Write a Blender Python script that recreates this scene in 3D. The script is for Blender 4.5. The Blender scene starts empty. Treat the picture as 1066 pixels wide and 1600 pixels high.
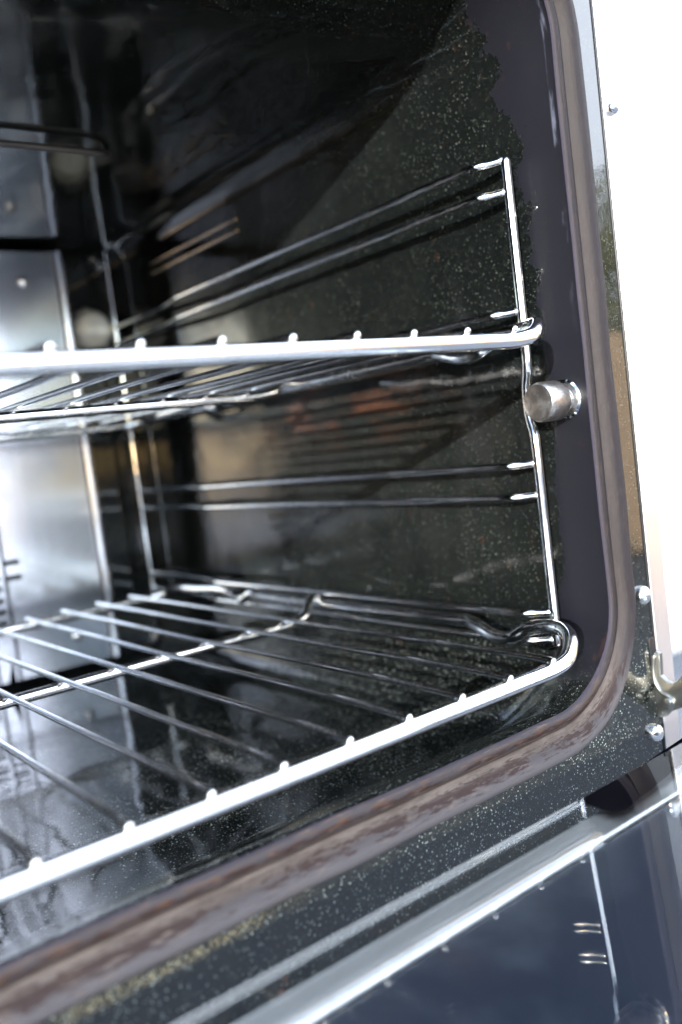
import bpy, bmesh, math, random
from mathutils import Vector, Matrix
random.seed(7)
PI = math.pi
scene = bpy.context.scene
# ------------------------------------------------------------------ camera
cam_d = bpy.data.cameras.new('camera'); cam = bpy.data.objects.new('camera', cam_d)
scene.collection.objects.link(cam); scene.camera = cam
cam_d.sensor_fit = 'VERTICAL'; cam_d.sensor_height = 36.0; cam_d.lens = 31.472
cam_d.clip_start = 0.01; cam_d.clip_end = 500
CAM = Vector((-0.31286485, -0.23292152, 0.09288064))
R3 = Matrix(((0.78357882, 0.14878079, -0.60321515),
             (-0.60861178, -0.01134412, -0.79338705),
             (-0.12488369, 0.98880513, 0.08166073)))
M4 = R3.to_4x4(); M4.translation = CAM; cam.matrix_world = M4
cam_d.dof.use_dof = True; cam_d.dof.focus_distance = 0.355; cam_d.dof.aperture_fstop = 5.4
cam_d.dof.aperture_blades = 0
# ------------------------------------------------------------------ light
SUN = Vector((-1.0, -0.70, 0.25)).normalized()
w = bpy.data.worlds.new('World'); scene.world = w; w.use_nodes = True
nt = w.node_tree; bg = nt.nodes['Background']
sky = nt.nodes.new('ShaderNodeTexSky'); sky.sky_type = 'NISHITA'; sky.sun_disc = False
sky.sun_elevation = math.asin(SUN.z); sky.sun_rotation = math.atan2(SUN.x, SUN.y)
nt.links.new(sky.outputs[0], bg.inputs[0]); bg.inputs[1].default_value = 0.15
sky.dust_density = 0.7; sky.air_density = 1.0; sky.ozone_density = 2.0
# sunlit cloud, thickest over the front right
wco = nt.nodes.new('ShaderNodeTexCoord')
def wn(k, **kw):
    o = nt.nodes.new(k)
    for a, v in kw.items(): setattr(o, a, v)
    return o
cn = wn('ShaderNodeTexNoise'); cn.inputs['Scale'].default_value = 1.7; cn.inputs['Detail'].default_value = 6; cn.inputs['Roughness'].default_value = .55
nt.links.new(wco.outputs['Generated'], cn.inputs['Vector'])
dt = wn('ShaderNodeVectorMath', operation='DOT_PRODUCT'); nt.links.new(wco.outputs['Generated'], dt.inputs[0]); dt.inputs[1].default_value = (.70, -.62, .34)
cb = wn('ShaderNodeMath', operation='MULTIPLY_ADD'); nt.links.new(dt.outputs['Value'], cb.inputs[0]); cb.inputs[1].default_value = .26; nt.links.new(cn.outputs['Fac'], cb.inputs[2])
cr = wn('ShaderNodeMapRange', interpolation_type='SMOOTHSTEP'); nt.links.new(cb.outputs[0], cr.inputs[0]); cr.inputs[1].default_value = .52; cr.inputs[2].default_value = .74
cm = wn('ShaderNodeMix', data_type='RGBA'); nt.links.new(cr.outputs[0], cm.inputs[0]); nt.links.new(sky.outputs[0], cm.inputs[6]); cm.inputs[7].default_value = (8.6, 9.4, 10.8, 1)
nt.links.new(cm.outputs[2], bg.inputs[0])
sd = bpy.data.lights.new('sun', 'SUN'); so = bpy.data.objects.new('sun', sd)
scene.collection.objects.link(so); sd.energy = 2.3; sd.angle = math.radians(0.55); sd.color = (1, 0.975, 0.94)
so.rotation_euler = SUN.to_track_quat('Z', 'Y').to_euler()
vs = scene.view_settings; vs.view_transform = 'Standard'; vs.look = 'None'; vs.gamma = 1; vs.exposure = 2.1
vs.use_curve_mapping = False
scene.cycles.max_bounces = 12; scene.cycles.glossy_bounces = 8; scene.cycles.transmission_bounces = 8
scene.cycles.sample_clamp_indirect = 8

# ------------------------------------------------------------------ material helpers
class NT:
    def __init__(s, name):
        s.m = bpy.data.materials.new(name); s.m.use_nodes = True
        s.t = s.m.node_tree; s.b = s.t.nodes['Principled BSDF']
        s.co = s.t.nodes.new('ShaderNodeTexCoord')
    def n(s, k, **kw):
        o = s.t.nodes.new(k)
        for a, v in kw.items(): setattr(o, a, v)
        return o
    def l(s, a, b): s.t.links.new(a, b)
    def sock(s, v, i):
        if isinstance(v, (int, float)): i.default_value = v
        elif isinstance(v, (tuple, list)): i.default_value = v
        else: s.l(v, i)
    def math(s, op, a, b=0.0, c=None, clamp=False):
        o = s.n('ShaderNodeMath', operation=op, use_clamp=clamp)
        s.sock(a, o.inputs[0]); s.sock(b, o.inputs[1])
        if c is not None: s.sock(c, o.inputs[2])
        return o.outputs[0]
    def smooth(s, v, a, b, lo=0.0, hi=1.0):
        o = s.n('ShaderNodeMapRange', interpolation_type='SMOOTHSTEP')
        s.sock(v, o.inputs[0]); o.inputs[1].default_value = a; o.inputs[2].default_value = b
        o.inputs[3].default_value = lo; o.inputs[4].default_value = hi
        return o.outputs[0]
    def noise(s, scale, detail=3, rough=0.55, stretch=None, coord='Object', dist=0.0):
        o = s.n('ShaderNodeTexNoise'); o.inputs['Scale'].default_value = scale
        o.inputs['Detail'].default_value = detail; o.inputs['Roughness'].default_value = rough
        o.inputs['Distortion'].default_value = dist
        src = s.co.outputs[coord]
        if stretch:
            mp = s.n('ShaderNodeMapping'); mp.inputs['Scale'].default_value = stretch
            s.l(src, mp.inputs[0]); src = mp.outputs[0]
        s.l(src, o.inputs['Vector']); return o.outputs['Fac']
    def vor(s, scale, coord='Object', stretch=None):
        o = s.n('ShaderNodeTexVoronoi'); o.inputs['Scale'].default_value = scale
        src = s.co.outputs[coord]
        if stretch:
            mp = s.n('ShaderNodeMapping'); mp.inputs['Scale'].default_value = stretch
            s.l(src, mp.inputs[0]); src = mp.outputs[0]
        s.l(src, o.inputs['Vector']); return o.outputs['Distance'], o.outputs['Color']
    def xyz(s, coord='Object'):
        o = s.n('ShaderNodeSeparateXYZ'); s.l(s.co.outputs[coord], o.inputs[0]); return o.outputs
    def mix(s, f, a, b):
        o = s.n('ShaderNodeMix', data_type='RGBA')
        s.sock(f, o.inputs[0]); 
        for v, i in ((a, 6), (b, 7)):
            if isinstance(v, tuple): o.inputs[i].default_value = (*v, 1) if len(v) == 3 else v
            else: s.l(v, o.inputs[i])
        return o.outputs[2]
    def mixf(s, f, a, b):
        o = s.n('ShaderNodeMix', data_type='FLOAT')
        s.sock(f, o.inputs[0]); s.sock(a, o.inputs[2]); s.sock(b, o.inputs[3]); return o.outputs[0]
    def bump(s, h, strength=0.2, dist=0.001):
        o = s.n('ShaderNodeBump'); o.inputs['Strength'].default_value = strength
        o.inputs['Distance'].default_value = dist; s.l(h, o.inputs['Height'])
        s.l(o.outputs[0], s.b.inputs['Normal']); return o
    def set(s, **kw):
        for k, v in kw.items():
            i = s.b.inputs[k.replace('_', ' ')]
            if isinstance(v, tuple) and len(v) == 3: v = (*v, 1)
            s.sock(v, i)
        return s.m

def speckle(t, scale, thr_lo, thr_hi, keep):
    """tiny flecks, only in a share of the cells, of unequal size"""
    d, c = t.vor(scale)
    sp = t.n('ShaderNodeSeparateColor'); t.l(c, sp.inputs[0])
    size = t.math('MULTIPLY_ADD', sp.outputs[1], thr_hi - thr_lo, thr_lo)
    a = t.math('LESS_THAN', d, size)
    k = t.math('LESS_THAN', sp.outputs[0], keep)
    br = t.math('MULTIPLY_ADD', sp.outputs[2], 0.8, 0.2)
    return t.math('MULTIPLY', t.math('MULTIPLY', a, k), br)

def enamel(name, wall_marks=False, crumbs=False, rough=0.07, fleck=1.0, fc=.20, ior=1.62):
    t = NT(name)
    s1 = speckle(t, 860, 0.12, 0.31, 0.6)
    s2 = speckle(t, 520, 0.06, 0.26, 0.38)
    s3 = speckle(t, 1300, 0.18, 0.36, 0.6)
    patch = t.smooth(t.noise(22, 4, 0.6), 0.33, 0.62, 0.35, 1.0)
    sp = t.math('MULTIPLY', t.math('MAXIMUM', t.math('MAXIMUM', s1, s2), t.math('MULTIPLY', s3, .3)), patch)
    sp = t.math('MULTIPLY', sp, fleck, clamp=True)
    big = t.noise(9, 4, 0.6)
    base = t.mix(t.smooth(big, 0.35, 0.7), (0.0038, 0.0048, 0.0048), (0.0075, 0.0092, 0.0085))
    dust = t.smooth(t.noise(260, 2, 0.5), 0.56, 0.75)
    base = t.mix(t.math('MULTIPLY', dust, 0.05), base, (0.12, 0.14, 0.12))
    zlow = t.smooth(t.xyz()[2], 0.0, -0.03)
    fl = t.mix(zlow, (fc * .86, fc, fc * .88), (.30, .35, .33))  # flecks painted lighter low down, in place of sunlight on floor and lip
    col = t.mix(sp, base, fl)
    r = t.mixf(t.smooth(t.noise(14, 4, .6), .35, .75), rough * .6, rough * 1.7)
    r = t.math('ADD', r, t.math('MULTIPLY', sp, 0.2))
    if wall_marks:
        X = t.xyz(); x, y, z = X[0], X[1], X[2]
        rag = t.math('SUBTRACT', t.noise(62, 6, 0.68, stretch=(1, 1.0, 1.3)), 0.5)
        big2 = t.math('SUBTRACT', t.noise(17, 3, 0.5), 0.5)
        # dull bluish zone beside the opening, its inner limit ragged
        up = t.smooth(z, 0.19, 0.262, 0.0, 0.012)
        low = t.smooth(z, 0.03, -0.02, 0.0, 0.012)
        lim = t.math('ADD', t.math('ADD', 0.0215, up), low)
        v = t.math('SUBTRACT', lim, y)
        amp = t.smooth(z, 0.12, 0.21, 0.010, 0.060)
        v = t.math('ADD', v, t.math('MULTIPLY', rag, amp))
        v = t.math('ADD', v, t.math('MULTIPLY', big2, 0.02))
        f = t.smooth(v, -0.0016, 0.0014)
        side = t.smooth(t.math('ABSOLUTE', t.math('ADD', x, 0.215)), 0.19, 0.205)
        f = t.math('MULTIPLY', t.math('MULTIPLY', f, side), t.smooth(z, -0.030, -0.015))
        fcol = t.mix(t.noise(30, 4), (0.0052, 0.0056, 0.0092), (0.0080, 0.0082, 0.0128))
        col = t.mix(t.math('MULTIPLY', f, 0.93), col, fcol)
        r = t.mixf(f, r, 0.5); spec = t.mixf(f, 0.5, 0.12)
        # brown baked-on grease across the middle of the wall
        gr = t.math('MULTIPLY', t.smooth(t.math('ABSOLUTE', t.math('SUBTRACT', z, 0.108)), 0.028, 0.0),
                    t.smooth(t.math('ABSOLUTE', t.math('SUBTRACT', y, 0.17)), 0.12, 0.02))
        gn = t.smooth(t.noise(55, 5, .65, stretch=(1, .5, 1.4)), 0.42, 0.66)
        col = t.mix(t.math('MULTIPLY', t.math('MULTIPLY', gr, gn), 0.8), col, (0.060, 0.026, 0.015))
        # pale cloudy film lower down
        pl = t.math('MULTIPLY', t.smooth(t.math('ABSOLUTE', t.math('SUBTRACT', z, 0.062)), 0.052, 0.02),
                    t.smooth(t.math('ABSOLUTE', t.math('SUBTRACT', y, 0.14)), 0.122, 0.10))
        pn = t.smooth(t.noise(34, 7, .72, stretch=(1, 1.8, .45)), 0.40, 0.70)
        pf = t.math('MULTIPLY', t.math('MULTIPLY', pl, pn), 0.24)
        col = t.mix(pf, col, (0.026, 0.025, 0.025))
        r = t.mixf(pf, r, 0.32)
        rs = t.math('MULTIPLY', t.smooth(t.noise(120, 4, .6), .60, .70), t.smooth(t.noise(12, 2), .45, .6))
        col = t.mix(t.math('MULTIPLY', rs, .3), col, (0.05, 0.022, 0.012))
        # chips along the lip
        ch = t.math('MULTIPLY', t.smooth(t.math('ABSOLUTE', t.math('SUBTRACT', y, 0.0035)), 0.0016, 0.0006),
                    t.smooth(t.noise(110, 4, .6, stretch=(1, 1, .25)), .48, .64))
        ch = t.math('MULTIPLY', ch, t.math('MULTIPLY', side, t.smooth(z, 0.12, 0.19)))
        col = t.mix(ch, col, (0.075, 0.085, 0.12))
    if crumbs:
        X = t.xyz(); x, z = X[0], X[2]
        line = t.math('ADD', t.math('ADD', z, 0.0485), t.math('MULTIPLY', t.math('SUBTRACT', t.noise(40, 3), .5), 0.006))
        m = t.smooth(t.math('ABSOLUTE', line), 0.0030, 0.0004)
        m = t.math('MULTIPLY', m, t.smooth(t.noise(1300, 3, .6), .48, .62))
        m = t.math('MULTIPLY', m, t.math('MULTIPLY', t.smooth(x, -0.15, -0.19, 0.12, 1), t.smooth(t.noise(25, 2), .3, .55)))
        col = t.mix(m, col, (0.17, 0.145, 0.08)); r = t.mixf(m, r, .7)
        ru = t.math('MULTIPLY', t.smooth(t.noise(45, 3, .6), .68, .73), 1.0)
        col = t.mix(ru, col, (0.09, 0.04, 0.025))
    if not wall_marks: spec = 0.5
    t.b.inputs['Specular IOR Level'].default_value = .5
    t.sock(spec, t.b.inputs['Specular IOR Level'])
    t.bump(t.math('ADD', t.noise(26, 2, .4), t.math('MULTIPLY', t.noise(420, 2, .5), 0.03)), 0.35, 0.0016)
    return t.set(Base_Color=col, Roughness=r, IOR=ior)

def chrome(name, tint=(0.88, 0.89, 0.90), rough=0.09, grime=0.5, stretch=(60, 60, 60), metal=1.0):
    t = NT(name)
    n1 = t.noise(1, 5, .65, stretch=stretch)
    g = t.smooth(n1, .52, .70)
    n2 = t.smooth(t.noise(35, 3, .6), .55, .72)
    col = t.mix(t.math('MULTIPLY', n2, .5 * grime), tint, (0.52, 0.44, 0.33))
    col = t.mix(t.math('MULTIPLY', g, grime), col, (0.13, 0.11, 0.10))
    r = t.mixf(g, rough, rough * 3.2)
    t.bump(t.noise(1, 3, .5, stretch=tuple(v * 2 for v in stretch)), 0.08, 0.0005)
    return t.set(Base_Color=col, Metallic=metal, Roughness=r)

def steel(name, tint=(0.62, 0.62, 0.63), rough=0.2, brush=(3, 3, 900), aniso=0.0, smear=.3, wave=0.0):
    t = NT(name)
    b = t.noise(1, 3, .7, stretch=brush)
    sm = t.smooth(t.noise(11, 5, .65), .42, .7)
    col = t.mix(t.math('MULTIPLY', sm, smear), tint, tuple(c * .55 for c in tint))
    r = t.mixf(b, rough * .75, rough * 1.3); r = t.math('ADD', r, t.math('MULTIPLY', sm, .08))
    h = t.math('MULTIPLY', b, 0.15)
    if wave: h = t.math('ADD', h, t.math('MULTIPLY', t.noise(9, 2, .4), wave))
    t.bump(h, 0.15, 0.0012)
    return t.set(Base_Color=col, Metallic=1.0, Roughness=r)

M = {}
M['cavity'] = enamel('speckled_enamel_cavity', wall_marks=True, fc=.075)
M['face'] = enamel('speckled_enamel_front', crumbs=True, rough=.06, fc=.09, ior=1.8)
M['chrome'] = chrome('chrome_bar', grime=.18)
M['wire'] = chrome('chrome_wire', grime=.35, rough=.085, metal=1.0, tint=(.92, .92, .93))
M['support'] = chrome('chrome_support', grime=.25, rough=.07, metal=1.0)
M['panel'] = steel('bright_steel_panel', tint=(.70, .72, .78), rough=.16, brush=(900, 3, 3), wave=1.8, smear=.7)
M['trim'] = steel('brushed_steel_trim', tint=(.74, .73, .74), rough=.38, brush=(3, 3, 2), smear=.15)
M['alu'] = steel('door_aluminium', tint=(.82, .82, .84), rough=.36, brush=(2, 700, 700), smear=.25)
M['zinc'] = steel('galvanised_hinge', tint=(.30, .31, .30), rough=.34, brush=(120, 120, 120), smear=.6)
M['screw'] = chrome('screw_steel', grime=.45, rough=.16)
t = NT('dark_edge'); M['dark'] = t.set(Base_Color=(.008, .009, .011), Roughness=.35)
t = NT('blued_element'); M['element'] = t.set(Base_Color=t.mix(t.noise(40, 3), (.05, .05, .055), (.11, .10, .09)), Roughness=.38, Metallic=.6)
t = NT('black_print'); M['print'] = t.set(Base_Color=(.0025, .0025, .0045), Roughness=.5); t.b.inputs['Specular IOR Level'].default_value = 0.0
t = NT('door_inner_black'); dsp = t.math('MULTIPLY', speckle(t, 140, .02, .10, .25), .8)
M['inner'] = t.set(Base_Color=t.mix(t.smooth(t.noise(13, 5, .6, dist=.6), .42, .70), t.mix(dsp, (.034, .042, .068), (.4, .42, .45)), (.088, .102, .132)), Roughness=.3); t.b.inputs['Specular IOR Level'].default_value = .12
t = NT('door_glass'); dirt = t.smooth(t.noise(24, 5, .7), .5, .8)
t.set(Base_Color=(.93, .97, .97), Roughness=t.mixf(dirt, 0.0, .05), IOR=1.52); t.b.inputs['Transmission Weight'].default_value = 1.0
M['glass'] = t.m
# gasket: mauve grey rubber, rust-brown streaks that run along its length (UV: u along in metres, v around)
t = NT('seal_rubber')
mp = t.n('ShaderNodeMapping'); mp.inputs['Scale'].default_value = (42, 4, 1); t.l(t.co.outputs['UV'], mp.inputs[0])
na = t.n('ShaderNodeTexNoise'); na.inputs['Scale'].default_value = 1; na.inputs['Detail'].default_value = 9; na.inputs['Roughness'].default_value = .68
t.l(mp.outputs[0], na.inputs['Vector'])
mp2 = t.n('ShaderNodeMapping'); mp2.inputs['Scale'].default_value = (110, 24, 1); t.l(t.co.outputs['UV'], mp2.inputs[0])
nb = t.n('ShaderNodeTexNoise'); nb.inputs['Scale'].default_value = 1; nb.inputs['Detail'].default_value = 9; nb.inputs['Roughness'].default_value = .68; t.l(mp2.outputs[0], nb.inputs['Vector'])
z = t.xyz()[2]
lowf = t.smooth(z, 0.0, -0.03, .15, 1.0)
vv = t.xyz('UV')[1]
wv = t.math('ADD', vv, t.math('MULTIPLY', t.math('SUBTRACT', nb.outputs['Fac'], .5), .42))
l1 = t.smooth(t.math('ABSOLUTE', t.math('SUBTRACT', wv, .24)), .07, .02)
l2 = t.smooth(t.math('ABSOLUTE', t.math('SUBTRACT', wv, .62)), .075, .02)
band = t.math('MAXIMUM', l1, t.math('MULTIPLY', l2, .9))
pa = t.smooth(na.outputs['Fac'], .45, .49)
f1 = t.math('MULTIPLY', t.math('MULTIPLY', band, pa), lowf)
f2 = t.math('MULTIPLY', t.math('MULTIPLY', t.smooth(nb.outputs['Fac'], .50, .62), t.smooth(na.outputs['Fac'], .42, .6)), lowf)
c = t.mix(t.noise(60, 4), (.006, .0045, .006), (.012, .0092, .0115))
c = t.mix(t.math('MULTIPLY', lowf, t.smooth(vv, .62, .78, .25, .8)), c, (.085, .082, .092))
c = t.mix(t.smooth(vv, .14, .04), c, (.036, .032, .048))
c = t.mix(t.math('MULTIPLY', lowf, t.math('MULTIPLY', t.smooth(vv, .28, .36), t.smooth(vv, .66, .56))), c, t.mix(t.smooth(na.outputs['Fac'], .35, .65), (.046, .037, .032), (.09, .078, .074)))
c = t.mix(t.math('MULTIPLY', t.smooth(vv, .30, .38), t.smooth(vv, .62, .52, 0, .0)), c, (.05, .04, .04))
c = t.mix(t.math('MULTIPLY', f2, .75), c, (.095, .074, .058)); c = t.mix(t.math('MULTIPLY', f1, .95), c, (.014, .0062, .0055))
fo = t.math('MULTIPLY', t.math('MULTIPLY', t.smooth(t.math('ABSOLUTE', t.math('SUBTRACT', wv, .22)), .08, .03), t.smooth(nb.outputs['Fac'], .5, .58)), lowf)
c = t.mix(t.math('MULTIPLY', fo, .5), c, (.075, .042, .028))
c = t.mix(t.smooth(t.math('ABSOLUTE', t.math('SUBTRACT', vv, .385)), .05, .0), c, (.014, .009, .010))
f3 = t.math('MULTIPLY', t.math('MULTIPLY', t.smooth(nb.outputs['Fac'], .47, .42), t.smooth(t.math('ABSOLUTE', t.math('SUBTRACT', vv, .62)), .14, .06)), lowf)
c = t.mix(t.math('MULTIPLY', f3, .8), c, (.018, .010, .009))
t.bump(t.math('ADD', nb.outputs['Fac'], t.noise(300, 2)), .35, .0005)
M['seal'] = t.set(Base_Color=c, Roughness=t.mixf(f1, .6, .7)); t.b.inputs['Specular IOR Level'].default_value = .22
# knob
t = NT('worn_steel_knob'); M['knob'] = t.set(Base_Color=t.mix(t.smooth(t.noise(190, 4, .6), .4, .65), (.36, .33, .31), (.62, .60, .58)),
      Metallic=1.0, Roughness=t.mixf(t.noise(300, 3), .28, .5)); t.bump(t.noise(500, 3), .5, .0004)
t = NT('lamp_lens'); M['lens'] = t.set(Base_Color=(.85, .86, .82), Roughness=.06, IOR=1.5); t.b.inputs['Transmission Weight'].default_value = .35
t.bump(t.noise(250, 2), .6, .001)
t = NT('white_paint'); M['white'] = t.set(Base_Color=t.mix(t.noise(2, 3), (.82, .82, .81), (.86, .86, .85)), Roughness=.6)
t = NT('paving'); M['paving'] = t.set(Base_Color=t.mix(t.noise(3, 5), (.085, .10, .125), (.13, .145, .17)), Roughness=.85)
t = NT('fence_wood'); M['wood'] = t.set(Base_Color=t.mix(t.noise(1, 4, .6, stretch=(3, 3, .6)), (.50, .33, .20), (.62, .45, .30)), Roughness=.7)
t = NT('hedge_leaf'); M['leaf'] = t.set(Base_Color=t.mix(t.noise(3, 3), (.22, .20, .04), (.34, .30, .07)), Roughness=.5)

# ------------------------------------------------------------------ mesh helpers
def link_mesh(name, bm, mat, parent=None, smooth=True, angle=40):
    me = bpy.data.meshes.new(name); bm.to_mesh(me); bm.free()
    if smooth:
        me.shade_smooth()
        try: me.set_sharp_from_angle(angle=math.radians(angle))
        except Exception: pass
    o = bpy.data.objects.new(name, me); scene.collection.objects.link(o)
    me.materials.append(mat)
    if parent: o.parent = parent
    return o
def empty(name, loc=(0, 0, 0), parent=None):
    o = bpy.data.objects.new(name, None); scene.collection.objects.link(o); o.location = loc
    o.empty_display_size = .02
    if parent: o.parent = parent
    return o
def tag(o, label=None, cat=None, group=None, kind=None):
    for k, v in (('label', label), ('category', cat), ('group', group), ('kind', kind)):
        if v: o[k] = v
    return o
def catmull(pts, n=8, closed=False):
    P = [Vector(p) for p in pts]; out = []
    N = len(P); segs = N if closed else N - 1
    for i in range(segs):
        p1, p2 = P[i], P[(i + 1) % N]
        p0 = P[i - 1] if (closed or i > 0) else p1 * 2 - p2
        p3 = P[(i + 2) % N] if (closed or i + 2 < N) else p2 * 2 - p1
        # centripetal
        d = [max((b - a).length, 1e-6) ** .5 for a, b in ((p0, p1), (p1, p2), (p2, p3))]
        t0 = 0; t1 = d[0]; t2 = t1 + d[1]; t3 = t2 + d[2]
        for k in range(n):
            t = t1 + (t2 - t1) * k / n
            A1 = p0 * ((t1 - t) / (t1 - t0)) + p1 * ((t - t0) / (t1 - t0))
            A2 = p1 * ((t2 - t) / (t2 - t1)) + p2 * ((t - t1) / (t2 - t1))
            A3 = p2 * ((t3 - t) / (t3 - t2)) + p3 * ((t - t2) / (t3 - t2))
            B1 = A1 * ((t2 - t) / (t2 - t0)) + A2 * ((t - t0) / (t2 - t0))
            B2 = A2 * ((t3 - t) / (t3 - t1)) + A3 * ((t - t1) / (t3 - t1))
            out.append(B1 * ((t2 - t) / (t2 - t1)) + B2 * ((t - t1) / (t2 - t1)))
    if not closed: out.append(P[-1])
    return out
def tube(bm, pts, r, seg=16, closed=False, cap=True):
    """round bar with parallel-transported rings and rounded ends"""
    N = len(pts); rings = []
    def tan(i):
        if closed: return (pts[(i + 1) % N] - pts[i - 1]).normalized()
        return (pts[min(i + 1, N - 1)] - pts[max(i - 1, 0)]).normalized()
    T = tan(0); up = Vector((0, 0, 1)) if abs(T.z) < .9 else Vector((1, 0, 0))
    U = (up - T * up.dot(T)).normalized()
    stations = []
    for i in range(N):
        T = tan(i); U = (U - T * U.dot(T)).normalized(); stations.append((pts[i], T, U.copy(), r))
    if cap and not closed:
        p, T, U, _ = stations[0]
        pre = [(p - T * r * math.sin(a), T, U, r * math.cos(a)) for a in (1.45, 1.1, .75, .38)]
        p, T, U, _ = stations[-1]
        post = [(p + T * r * math.sin(a), T, U, r * math.cos(a)) for a in (.38, .75, 1.1, 1.45)]
        stations = pre + stations + post
    for p, T, U, rr in stations:
        V = T.cross(U)
        rings.append([bm.verts.new(p + (U * math.cos(2 * PI * k / seg) + V * math.sin(2 * PI * k / seg)) * rr) for k in range(seg)])
    L = len(rings)
    for i in range(L if closed else L - 1):
        a, b = rings[i], rings[(i + 1) % L]
        for k in range(seg): bm.faces.new((a[k], a[(k + 1) % seg], b[(k + 1) % seg], b[k]))
    if not closed:
        bm.faces.new(rings[0][::-1]); bm.faces.new(rings[-1])
def box(bm, x0, x1, y0, y1, z0, z1, bevel=0.0):
    g = bmesh.ops.create_cube(bm, size=1)
    for v in g['verts']:
        v.co = Vector(((x0 + x1) / 2 + v.co.x * (x1 - x0), (y0 + y1) / 2 + v.co.y * (y1 - y0), (z0 + z1) / 2 + v.co.z * (z1 - z0)))
    if bevel:
        es = list({e for v in g['verts'] for e in v.link_edges})
        bmesh.ops.bevel(bm, geom=es, offset=bevel, segments=3, affect='EDGES', profile=.5)
def lathe(bm, prof, axis='X', seg=40, origin=(0, 0, 0), knurl=0, kr=0.0, krange=None):
    """prof: (distance along axis, radius)"""
    O = Vector(origin); A = {'X': Vector((1, 0, 0)), 'Y': Vector((0, 1, 0)), 'Z': Vector((0, 0, 1))}[axis]
    U = Vector((0, 0, 1)) if axis != 'Z' else Vector((1, 0, 0)); V = A.cross(U); rings = []
    for i, (d, r) in enumerate(prof):
        ring = []
        for k in range(seg):
            rr = r
            if knurl and krange[0] <= i <= krange[1]: rr += kr * (1 if (k % 2) else -1)
            a = 2 * PI * k / seg
            ring.append(bm.verts.new(O + A * d + (U * math.cos(a) + V * math.sin(a)) * max(rr, 1e-5)))
        rings.append(ring)
    for a, b in zip(rings, rings[1:]):
        for k in range(seg): bm.faces.new((a[k], a[(k + 1) % seg], b[(k + 1) % seg], b[k]))
    bm.faces.new(rings[0][::-1]); bm.faces.new(rings[-1])
    bmesh.ops.recalc_face_normals(bm, faces=bm.faces)
def prism(bm, poly, axis, a0, a1, bevel=0.0):
    """polygon given in the two other axes, extruded along axis"""
    def P(u, v, a):
        return Vector({'X': (a, u, v), 'Y': (u, a, v), 'Z': (u, v, a)}[axis])
    lo = [bm.verts.new(P(u, v, a0)) for u, v in poly]; hi = [bm.verts.new(P(u, v, a1)) for u, v in poly]
    n = len(poly); f = [bm.faces.new(lo), bm.faces.new(hi)]
    for i in range(n): f.append(bm.faces.new((lo[i], lo[(i + 1) % n], hi[(i + 1) % n], hi[i])))
    bmesh.ops.recalc_face_normals(bm, faces=bm.faces)
    if bevel:
        es = [e for e in f[0].edges] + [e for e in f[1].edges]
        bmesh.ops.bevel(bm, geom=es, offset=bevel, segments=2, affect='EDGES', profile=.5)
CS, ES = 14, 10
def rrect(x0, x1, z0, z1, r, y):
    """closed ring of a rounded rectangle in the XZ plane; a fixed number of points"""
    pts = []
    cs = [((x1 - r, z0 + r), -PI / 2), ((x1 - r, z1 - r), 0), ((x0 + r, z1 - r), PI / 2), ((x0 + r, z0 + r), PI)]
    for i, ((cx, cz), a0) in enumerate(cs):
        arc = [Vector((cx + r * math.cos(a0 + PI / 2 * k / CS), y, cz + r * math.sin(a0 + PI / 2 * k / CS))) for k in range(CS + 1)]
        pts += arc
        (nx, nz), na = cs[(i + 1) % 4]
        nxt = Vector((nx + r * math.cos(na), y, nz + r * math.sin(na)))
        for k in range(1, ES): pts.append(arc[-1].lerp(nxt, k / ES))
    return pts
def skin_rings(bm, rings, close=False):
    R = [[bm.verts.new(p) for p in ring] for ring in rings]; n = len(R[0])
    for a, b in zip(R, R[1:]):
        for k in range(n): bm.faces.new((a[k], b[k], b[(k + 1) % n], a[(k + 1) % n]))
    return R

# ------------------------------------------------------------------ setting
GZ = -0.52
def quad(name, c, mat):
    bm = bmesh.new(); bm.faces.new([bm.verts.new(p) for p in c]); return link_mesh(name, bm, mat, smooth=False)
tag(quad('ground', [(-150, -150, GZ), (150, -150, GZ), (150, 150, GZ), (-150, 150, GZ)], M['paving']), kind='structure')
bm = bmesh.new(); box(bm, -2.5, 6.0, 1.00, 1.15, GZ, 2.2)
tag(link_mesh('garden_wall', bm, M['white'], smooth=False), 'white painted wall in full sun behind the oven', 'wall')

# wooden fence and hedge off to the front right: they show only as reflections in the frame and the steel
fence = empty('wooden_fence', (2.7, -2.6, GZ)); tag(fence, 'sunlit orange wooden fence mirrored in the steel trim', 'fence')
for k in range(90):
    y = -.2 - .152 * k
    bm = bmesh.new(); box(bm, 2.7, 2.722, y - .146, y, GZ + .04, .36 + random.uniform(-.004, .004), .003)
    o = link_mesh('board', bm, M['wood']); o.parent = fence; o.matrix_parent_inverse = Matrix.Translation((-2.7, 2.6, -GZ))
bm = bmesh.new()
for k in range(15000):
    p = Vector((random.uniform(3.1, 3.9), random.uniform(-12, .4), random.uniform(GZ, 1.15)))
    p.z += .12 * math.sin(p.y * 3) * (p.z > .8) + random.gauss(0, .04)
    if p.x > 3.3 and random.random() < .6: p.x = random.uniform(3.1, 3.25)
    a = Vector([random.gauss(0, 1) for _ in range(3)]).normalized() * .055; b = a.orthogonal().normalized() * .035
    bm.faces.new([bm.verts.new(p - a), bm.verts.new(p + b), bm.verts.new(p + a), bm.verts.new(p - b)])
tag(link_mesh('hedge', bm, M['leaf'], smooth=False), 'olive green hedge behind the wooden fence', 'hedge')

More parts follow.
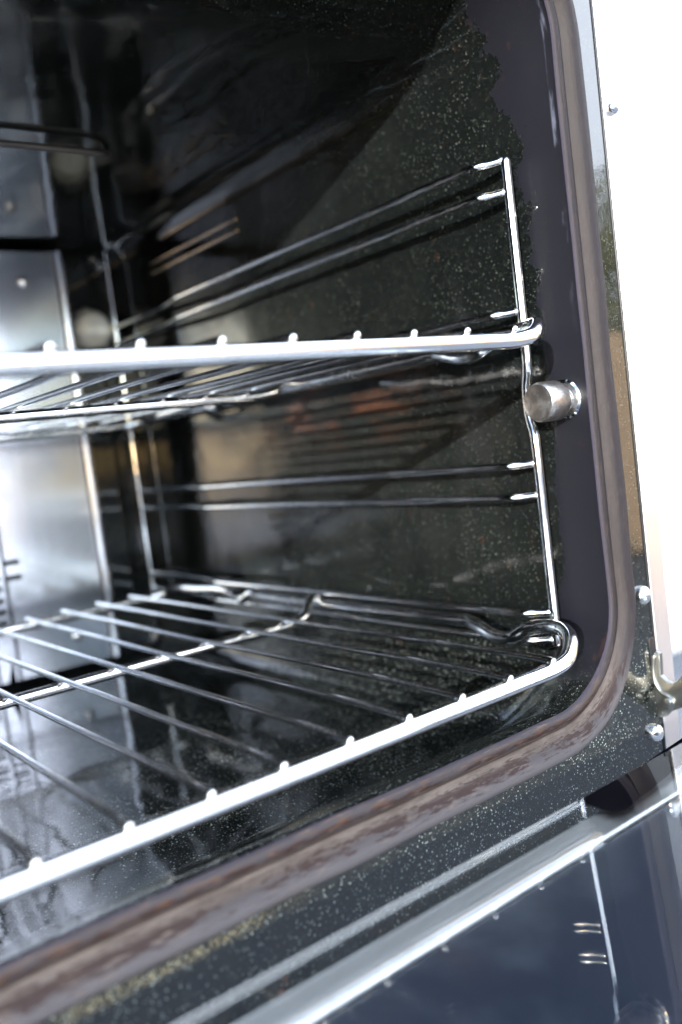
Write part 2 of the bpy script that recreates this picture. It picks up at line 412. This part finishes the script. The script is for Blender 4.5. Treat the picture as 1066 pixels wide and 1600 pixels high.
# ------------------------------------------------------------------ the oven
oven = empty('oven', (-.215, .22, GZ))
tag(oven, 'open black speckled enamel oven with bright steel trim and its glass door folded down', 'oven')
class Par:  # children keep world coordinates
    pass
def adopt(o, par):
    o.parent = par; o.matrix_parent_inverse = Matrix.Translation(-Vector(par_loc(par)))
    return o
def par_loc(p):
    return WL[p.name]
WL = {oven.name: (-.215, .22, GZ)}
def part(name, bm, mat, par=None, **k):
    return adopt(link_mesh(name, bm, mat, **k), par or oven)
def group_empty(name, loc, par=None):
    o = empty(name, loc); adopt(o, par or oven); WL[o.name] = loc; return o
XR, XL, ZB, ZT, YB = 0.0, -0.43, -0.060, 0.262, 0.445
def sm(t): t = max(0, min(1, t)); return t * t * (3 - 2 * t)
def section(y, off=0):
    s = 1 - sm(y / .075); sf = 1 - sm(y / .024)
    zb = ZB + .032 * s
    return rrect(XL - .0012 * sf - off, XR + .0012 * sf + off, zb - off, ZT + .0195 * s + off, .016 + .024 * max(s, sf) + off, y)
bm = bmesh.new()
ys = [0.0, .0015, .003, .005, .008, .011, .014, .018, .022, .027, .033, .04, .048, .056, .064, .075, .1, .15, .22, .3, .38, .42, .435]
rings = [section(y) for y in ys]
rings += [rrect(XL + .002, XR - .002, ZB + .002, ZT - .002, .015, .442), rrect(XL + .006, XR - .006, ZB + .006, ZT - .006, .012, .445)]
R_ = skin_rings(bm, rings); bm.faces.new(R_[-1])
bmesh.ops.recalc_face_normals(bm, faces=bm.faces)
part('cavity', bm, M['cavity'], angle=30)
# front frame: flat enamel face round the opening, lip rolled inward
bm = bmesh.new()
FX0, FX1, FZ0, FZ1 = -.4565, .0265, -.105, .345
rings = [section(0.0), ]
def off_ring(o, y): return rrect(XL - .0012 - o, XR + .0012 + o, -.028 - o, ZT + .0195 + o, .04 + o, y)
rings = [off_ring(0, 0.0003), off_ring(.0012, -.0008), off_ring(.003, -.0014), off_ring(.010, -.0014), rrect(FX0, FX1, FZ0, FZ1, .004, -.0014), rrect(FX0, FX1, FZ0, FZ1, .004, .03)]
skin_rings(bm, rings); bmesh.ops.recalc_face_normals(bm, faces=bm.faces)
part('front_frame', bm, M['face'], angle=30)
# slot behind the hinge and dark seam round the frame
for a in (FX1 + .0002, FX0 - .0016):
    bm = bmesh.new(); box(bm, a, a + .0014, -.0020, .03, FZ0, FZ1, .0004); part('frame_seam', bm, M['dark'])
# steel trim strips and the casing
for s, (a, b) in enumerate(((FX1 + .0018, .0405), (-.4705, FX0 - .0018))):
    bm = bmesh.new(); box(bm, a, b, -.0017, .03, FZ0 - .28, FZ1 + .12, .0009)
    part('side_trim', bm, M['trim'], angle=8)
    x0, x1 = (.0365, .0398) if s == 0 else (-.4698, -.4665)
    bm = bmesh.new(); box(bm, x0, x1, .031, .56, GZ + .02, FZ1 + .12, .0006); part('side_panel', bm, M['trim'], angle=8)
bm = bmesh.new(); box(bm, -.4663, .0363, .031, .56, FZ1 + .112, FZ1 + .118); part('top_panel', bm, M['trim'])
bm = bmesh.new(); box(bm, -.4565, .0268, -.003, .02, FZ1 + .004, FZ1 + .118, .002); part('control_panel', bm, M['trim'], angle=8)
bm = bmesh.new(); box(bm, -.4565, .0268, .004, .02, GZ + .06, FZ0 - .004, .002); part('lower_panel', bm, M['dark'], angle=8)
bm = bmesh.new(); box(bm, -.4663, .0363, .552, .558, GZ + .02, FZ1 + .11); part('rear_panel', bm, M['dark'])
# door seal: inner lip, groove, broad outer tube, swept round the opening
prof = [(-.0078, -.0010), (-.0079, -.0020), (-.0070, -.0030), (-.0054, -.0033), (-.0040, -.0028), (-.0031, -.0016),
        (-.0022, -.0013), (-.0012, -.0024), (.0000, -.0044), (.0022, -.0058), (.0046, -.0058), (.0066, -.0046), (.0078, -.0028), (.0080, -.0010)]
bm = bmesh.new(); uv = bm.loops.layers.uv.new('UVMap')
path = rrect(-.4360, .0062, -.0363, .2905, .049, 0.0)
# refine straight runs so the tube can wobble a little
fine = []
for i, p in enumerate(path):
    q = path[(i + 1) % len(path)]; k = max(1, int((q - p).length / .008))
    fine += [p.lerp(q, j / k) for j in range(k)]
N = len(fine); cum = [0]
for i in range(N): cum.append(cum[-1] + (fine[(i + 1) % N] - fine[i]).length)
from mathutils import noise as mn
rows = []
for i, p in enumerate(fine):
    T = (fine[(i + 1) % N] - fine[i - 1]).normalized(); O = Vector((T.z, 0, -T.x))
    wob = mn.noise(p * 18) * .0007; fat = 1 + mn.noise(p * 30 + Vector((5, 5, 5))) * .07
    fat *= 1 + .17 * sm((-.005 - p.z) / .03)
    rows.append([bm.verts.new(p + O * (u * fat + wob) + Vector((0, v * fat, 0))) for u, v in prof])
for i in range(N):
    a, b = rows[i], rows[(i + 1) % N]
    for k in range(len(prof) - 1):
        f = bm.faces.new((a[k], a[k + 1], b[k + 1], b[k]))
        for lp, (uu, vv) in zip(f.loops, ((cum[i], k), (cum[i], k + 1), (cum[i + 1], k + 1), (cum[i + 1], k))): lp[uv].uv = (uu, vv / 13.0)
bmesh.ops.recalc_face_normals(bm, faces=bm.faces)
part('door_seal', bm, M['seal'], angle=60)

# rear steel panel (fan cover) with rolled side flanges, slots cut right through
def rear_panel():
    bm = bmesh.new()
    x0, x1, z0, z1, yp = -.3815, -.0515, -.052, .2565, .430
    slots = []
    for xc in [-.2175 + .0148 * q for q in range(-7, 8)]:
        k = abs(xc + .2175) / .1046
        h = .078 * math.sqrt(max(0.02, 1 - k * k)); zc = .028
        n = int(2 * h / .0075)
        for j in range(n):
            zz = zc - h + (j + .5) * 2 * h / max(n, 1); slots.append((xc - .0052, xc + .0052, zz - .0019, zz + .0019))
    xs = sorted({x0, x1, *[s[0] for s in slots], *[s[1] for s in slots]})
    cols = {}
    for s in slots: cols.setdefault((s[0], s[1]), []).append((s[2], s[3]))
    def face(a, b, c, d): bm.faces.new([bm.verts.new(v) for v in ((a, yp, c), (b, yp, c), (b, yp, d), (a, yp, d))])
    for a, b in zip(xs, xs[1:]):
        zz = z0
        for s0, s1 in sorted(cols.get((a, b), [])):
            face(a, b, zz, s0); zz = s1
            for q in (((a, yp, s0), (b, yp, s0), (b, yp + .002, s0), (a, yp + .002, s0)), ((a, yp, s1), (b, yp, s1), (b, yp + .002, s1), (a, yp + .002, s1))):
                bm.faces.new([bm.verts.new(v) for v in q])
        face(a, b, zz, z1)
    for side, sx in ((x1, 1), (x0, -1)):   # rolled flange: quarter round going back to the wall
        r = .0048; M_ = 18
        ring = [(side + sx * (r - r * math.cos(a)), yp - r * .8 * math.sin(a)) for a in [PI * k / M_ for k in range(M_ + 1)]] + [(side + sx * 2 * r, .4445)]
        for (xa, ya), (xb, yb) in zip(ring, ring[1:]):
            bm.faces.new([bm.verts.new(v) for v in ((xa, ya, z0), (xb, yb, z0), (xb, yb, z1), (xa, ya, z1))])
    for zq in (z0, z1): bm.faces.new([bm.verts.new(v) for v in ((x0 - .0096, .4445, zq), (x1 + .0096, .4445, zq), (x1, yp, zq), (x0, yp, zq))])
    for v in bm.verts: v.co.y -= .030 * (v.co.x + .2165) * (1 if v.co.y < .44 else 0)
    bmesh.ops.remove_doubles(bm, verts=bm.verts, dist=1e-5)
    bmesh.ops.recalc_face_normals(bm, faces=bm.faces)
    o = part('fan_cover', bm, M['panel'], angle=25)
    bm = bmesh.new(); box(bm, x0 + .01, x1 - .01, .4405, .4425, z0 + .01, z1 - .01); part('fan_recess', bm, M['dark'])
rear_panel()
for x, z in ((-.075, .235), (-.355, .235), (-.075, -.03), (-.355, -.03)):
    bm = bmesh.new(); lathe(bm, [(0, .0042), (-.0014, .0038), (-.0024, .0022), (-.0026, 0)], 'Y', 24, (x, .4297 - .030 * (x + .2165), z)); part('screw', bm, M['screw'])
# lamp on the rear wall
lamp = group_empty('oven_lamp', (-.0235, .444, .203))
LO = (-.0235, .444, .199)
bm = bmesh.new(); lathe(bm, [(0, .0190), (-.004, .0190), (-.007, .0180), (-.0085, .0165), (-.007, .0156), (-.003, .0152)], 'Y', 40, LO); part('rim', bm, M['screw'], lamp)
bm = bmesh.new(); lathe(bm, [(-.002, .0150), (-.010, .0148), (-.016, .0125), (-.0185, .0080), (-.0195, .0001)], 'Y', 40, LO); part('lens', bm, M['lens'], lamp)
# grill element under the ceiling
el = catmull([(-.090, .238, .266), (-.0915, .225, .2605), (-.097, .219, .2580), (-.108, .217, .2575), (-.16, .217, .2575), (-.215, .217, .2575), (-.27, .217, .2575), (-.322, .217, .2575), (-.333, .219, .2580), (-.3385, .225, .2605), (-.340, .238, .266)], 6)
bm = bmesh.new(); tube(bm, el, .0017, 14); part('grill_element', bm, M['element'])

# rack supports: two upright rods and six pairs... of rails each side
RAILS = (.2003, .1872, .1370, .1238, .0713, .0573, .0052, -.0072)
def support(flip):
    mx = (lambda x: -.43 - x) if flip else (lambda x: x)
    g = group_empty('rack_support', (mx(-.008), .0233, 0.0))
    V = lambda *p: Vector((mx(p[0]), p[1], p[2]))
    bm = bmesh.new()
    tube(bm, catmull([V(-.008, .0233, .1998), V(-.008, .0233, .16), V(-.0080, .0233, .121), V(-.0078, .0238, .112), V(-.0065, .0262, .106), V(-.006, .0272, .098),
                      V(-.0065, .0262, .090), V(-.0078, .0238, .084), V(-.008, .0233, .076), V(-.008, .0233, .03), V(-.008, .0233, -.0088)], 6), .0021, 16)
    part('upright_rod', bm, M['support'], g)
    bm = bmesh.new(); tube(bm, catmull([V(-.008, .427, .258), V(-.008, .427, .12), V(-.008, .427, -.018)], 6), .0021, 16)
    part('upright_rod', bm, M['support'], g)
    for z in RAILS:
        bm = bmesh.new()
        tube(bm, catmull([V(-.0088, .0252, z + .0002), V(-.0115, .0305, z), V(-.0142, .0345, z), V(-.0150, .0385, z), V(-.0150, .047, z), V(-.0148, .12, z), V(-.0146, .2, z + .0003), V(-.0146, .29, z),
                          V(-.0142, .312, z), V(-.0100, .332, z), V(-.0078, .352, z), V(-.0072, .38, z), V(-.0075, .4245, z)], 6), .0019, 14)
        part('rail', bm, M['support'], g)
    # thumb nut and its washer on the side wall
    k = group_empty('thumb_nut', (mx(-.012), .0105, .0970), g) if False else None
    bm = bmesh.new(); s = -1 if flip else 1; o = (mx(0), .0112, .0972)
    lathe(bm, [(-.0050 * s, .0052), (-.0052 * s, .0070), (-.0068 * s, .0078), (-.0075 * s, .0082), (-.0165 * s, .0082), (-.0178 * s, .0080), (-.0186 * s, .0074), (-.0184 * s, .0066), (-.0178 * s, .0030), (-.0176 * s, .0002)],
          'X', 72, o, knurl=1, kr=.00022, krange=(3, 4))
    part('thumb_nut', bm, M['knob'], g)
    bm = bmesh.new(); lathe(bm, [(.001 * s, .0086), (-.0012 * s, .0086), (-.0020 * s, .0078), (-.0022 * s, .0055), (-.0060 * s, .0040), (-.0062 * s, .0002)], 'X', 40, o)
    part('washer', bm, M['chrome'], g)
support(False); support(True)
# thin tubes high on each side wall, added as reflections of the top rails
M['rib'] = steel('bronze_reflection', tint=(.46, .38, .30), rough=.2)  # used only for the added rail reflections
for x in (-.0004, -.4296):
    for z in (.2290, .2362):
        bm = bmesh.new(); tube(bm, catmull([Vector((x, .248, z)), Vector((x, .31, z)), Vector((x, .368, z))], 6), .0013, 12); part('rail_reflection', bm, M['rib'])

# face screws, trim screw
def dome(x, y, z, r, mat=M['screw']):
    bm = bmesh.new(); lathe(bm, [(.001, r), (-.0008, r), (-.0018, r * .93), (-.0028, r * .74), (-.0035, r * .45), (-.0037, .0004)], 'Y', 32, (x, y, z))
    for a in (0.4, 0.4 + PI / 2):
        pass
    part('screw', bm, mat)
dome(.0212, -.0016, .0085, .0042); dome(.0208, -.0016, -.0535, .0040); dome(.0335, -.0018, .2175, .0030)

# hinge: galvanised plate standing out of its slot in the frame
hinge = group_empty('hinge', (.026, -.002, -.03))
bm = bmesh.new(); box(bm, .0232, .0272, -.0019, .0015, -.024, -.0115, .0002); part('slot', bm, M['dark'], hinge)
def onx(u, v, X):
    d = R3 @ Vector(((u - 533) / 1398.764, -(v - 800) / 1398.764, -1)); t = (X - CAM.x) / d.x; p = CAM + d * t; return (p.y, p.z)
HX = .0245
out = [(1008, 1022), (1012, 1018), (1017, 1023), (1024, 1018), (1030, 1022), (1031, 1036), (1032, 1056), (1041, 1065), (1050, 1068), (1058, 1064), (1066, 1054), (1090, 1040),
       (1110, 1052), (1105, 1085), (1080, 1100), (1060, 1108), (1048, 1112), (1040, 1120), (1025, 1122), (1015, 1114), (1010, 1096), (1008, 1060)]
bm = bmesh.new(); prism(bm, [onx(u, v, HX) for u, v in out], 'X', HX, HX + .0028, .0005); part('plate', bm, M['zinc'], hinge)
rib = [onx(*p, HX) for p in ((1022, 1026), (1021, 1045), (1024, 1065), (1033, 1080), (1045, 1088), (1052, 1097), (1048, 1106))]
bm = bmesh.new(); tube(bm, catmull([(HX, y, z) for y, z in rib], 6), .0013, 10); part('rib', bm, M['zinc'], hinge)
py, pz = onx(1046, 1096, HX); bm = bmesh.new(); lathe(bm, [(.001, .0027), (-.0012, .0026), (-.0022, .0018), (-.0025, .0002)], 'X', 24, (HX, py, pz)); part('rivet', bm, M['zinc'], hinge)

# ------------------------------------------------------------------ door, folded down, its glass facing up
DN = Vector((math.sin(math.radians(-.1)), math.sin(math.radians(2.6)), 1)).normalized()
DP = Vector((-.03, -.05, -.0362))
door = group_empty('oven_door', tuple(DP))
dx = (Vector((1, 0, 0)) - DN * DN.x).normalized(); dy = DN.cross(dx)
DM = Matrix((dx, dy, DN)).transposed()
def onplane(u, v, h=0.0):
    """pixel to door-local x, y at height h above the glass"""
    d = R3 @ Vector(((u - 533) / 1398.764, -(v - 800) / 1398.764, -1)); P = DP + DN * h
    t = (P - CAM).dot(DN) / d.dot(DN); q = DM.transposed() @ (CAM + d * t - DP); return (q.x, q.y)
E0 = onplane(905, 1242); E1 = onplane(285, 1600)
YE = (E0[1] + E1[1]) / 2
print('door edge', E0, E1)
def dpart(name, bm, mat, **k):
    k.setdefault('angle', 8)
    for v in bm.verts: v.co = DM @ v.co + DP
    return part(name, bm, mat, door, **k)
GX1 = .054 + .03
GX0 = -.40 - .03
bm = bmesh.new(); box(bm, GX0, GX1, -.42, YE, -.0040, 0, .0005); dpart('glass', bm, M['glass'])
# black printed corner just under the glass
pc = [onplane(*p) for p in ((901, 1245), (1070, 1135), (1140, 1093), (1160, 1132), (1066, 1188), (1000, 1240), (985, 1252), (973, 1259), (958, 1261), (940, 1257), (915, 1249))]
bm = bmesh.new(); prism(bm, pc, 'Z', -.0046, -.0037); dpart('printed_border', bm, M['print'])
# aluminium profile under the hinge-side edge: folded section swept along x
a1 = onplane(923, 1320, -.006)[1]; a2 = onplane(533, 1582, -.006)[1]; yb_ = (a1 + a2) / 2 - .0022
print('alu', YE, a1, a2)
wd = YE - yb_
sec = [(YE - .0006, -.0118), (YE - .03 * wd, -.0112), (YE - .27 * wd, -.0110), (YE - .30 * wd, -.0066), (YE - .33 * wd, -.0062), (YE - .48 * wd, -.0058),
       (YE - .60 * wd, -.0062), (YE - .74 * wd, -.0060), (YE - .98 * wd, -.0056), (yb_, -.0062), (yb_, -.0135), (YE - .0004, -.0135)]
bm = bmesh.new(); prism(bm, sec, 'X', GX0 + .004, GX1 - .004); dpart('edge_profile', bm, M['alu'], angle=25)
# inner dark pane below and the door tray
bm = bmesh.new(); box(bm, GX0 + .02, GX1 - .02, -.40, yb_ - .0004, -.0092, -.0072, .0003); dpart('inner_pane', bm, M['inner'])
bm = bmesh.new(); box(bm, GX0 + .001, GX1 - .001, -.42, YE - .001, -.034, -.0140, .001); dpart('outer_panel', bm, M['alu'])
for x0, x1 in ((GX0 + .001, GX0 + .016), (GX1 - .016, GX1 - .001)):
    bm = bmesh.new(); box(bm, x0, x1, -.42, yb_ - .001, -.0139, -.0060, .001); dpart('side_profile', bm, M['alu'])

# ------------------------------------------------------------------ racks (lift out: things of their own)
def make_rack(dz, dxo, label):
    root = empty('oven_rack', (-.215, .177, dz)); root['label'] = label; root['category'] = 'oven rack'; root['group'] = 'chromed wire racks in the oven'
    WL[root.name] = (-.215, .177, dz)
    zb = dz - .0046; rb = .0031
    half = [(-.064, -.0115, zb), (-.053, -.0115, zb + .0002), (-.0445, -.0108, zb + .0016), (-.0380, -.0080, zb + .0042), (-.0325, -.0040, zb + .0064), (-.0275, .0015, zb + .0072), (-.0232, .0080, zb + .0072), (-.0212, .0165, zb + .0068), (-.0218, .0265, zb + .0052),
            (-.0250, .0345, zb + .0010), (-.0245, .0440, zb + .0006), (-.0215, .0560, zb + .0030), (-.0205, .0640, zb + .0052), (-.0205, .0720, zb + .0050), (-.0205, .12, zb + .0048), (-.0205, .18, zb + .0046), (-.0205, .245, zb + .0052), (-.0205, .256, zb + .0062),
            (-.0205, .2680, zb + .0018), (-.0205, .2790, zb + .0050), (-.0205, .2917, zb + .0066), (-.0205, .33, zb + .0050), (-.0215, .3480, zb + .0044), (-.026, .3590, zb + .0026), (-.036, .3655, zb + .0004), (-.050, .3660, zb)]
    R_h = [Vector((x + dxo * (1 if x < -.06 else .4), y, z)) for x, y, z in half]
    L_h = [Vector((-.43 - p.x, p.y, p.z)) for p in R_h][::-1]
    mid = lambda y: [Vector((x, y, zb)) for x in (-.13, -.215, -.30)]
    loop = R_h + mid(.366) + L_h + mid(-.0115)[::-1]
    bm = bmesh.new(); tube(bm, catmull(loop, 7, True), rb, 20, closed=True)
    f = link_mesh('frame', bm, M['chrome'], angle=60); adopt(f, root)
    # cross bar with its ends curled over the side rails
    bm = bmesh.new()
    cb = [(-.0175, .186, zb + .0048), (-.0225, .1850, zb + .0090), (-.030, .1800, zb + .0070), (-.037, .1745, zb + .0022), (-.050, .1725, zb), (-.10, .1722, zb), (-.215, .172, zb)]
    cr = [Vector(p) for p in cb]; cl = [Vector((-.43 - p.x, p.y, p.z)) for p in cr[:-1]][::-1]
    tube(bm, catmull(cr + cl, 7), .0026, 18); adopt(link_mesh('cross_bar', bm, M['chrome'], angle=60), root)
    for k in range(14):
        x = -.0545 + dxo - .0247 * k
        if x < -.384: break
        j = [random.uniform(-.0004, .0004) for _ in range(6)]
        bm = bmesh.new(); zz = zb + .0043
        tube(bm, catmull([Vector((x, -.0128 + j[0], zz - .0004)), Vector((x, -.0060, zz)), Vector((x + j[1], .08, zz + j[2])), Vector((x + j[3], .172, zz)), Vector((x + j[4], .27, zz + j[5])), Vector((x, .3655, zz))], 6), .00135, 12)
        adopt(link_mesh('wire', bm, M['wire'], angle=60), root)
    return root
make_rack(0.0003, 0.0, 'lower chromed wire oven rack on the lowest rails, its wires seen from above')
make_rack(0.1250, -.002, 'upper chromed wire oven rack, seen almost edge on, above the round thumb nut')
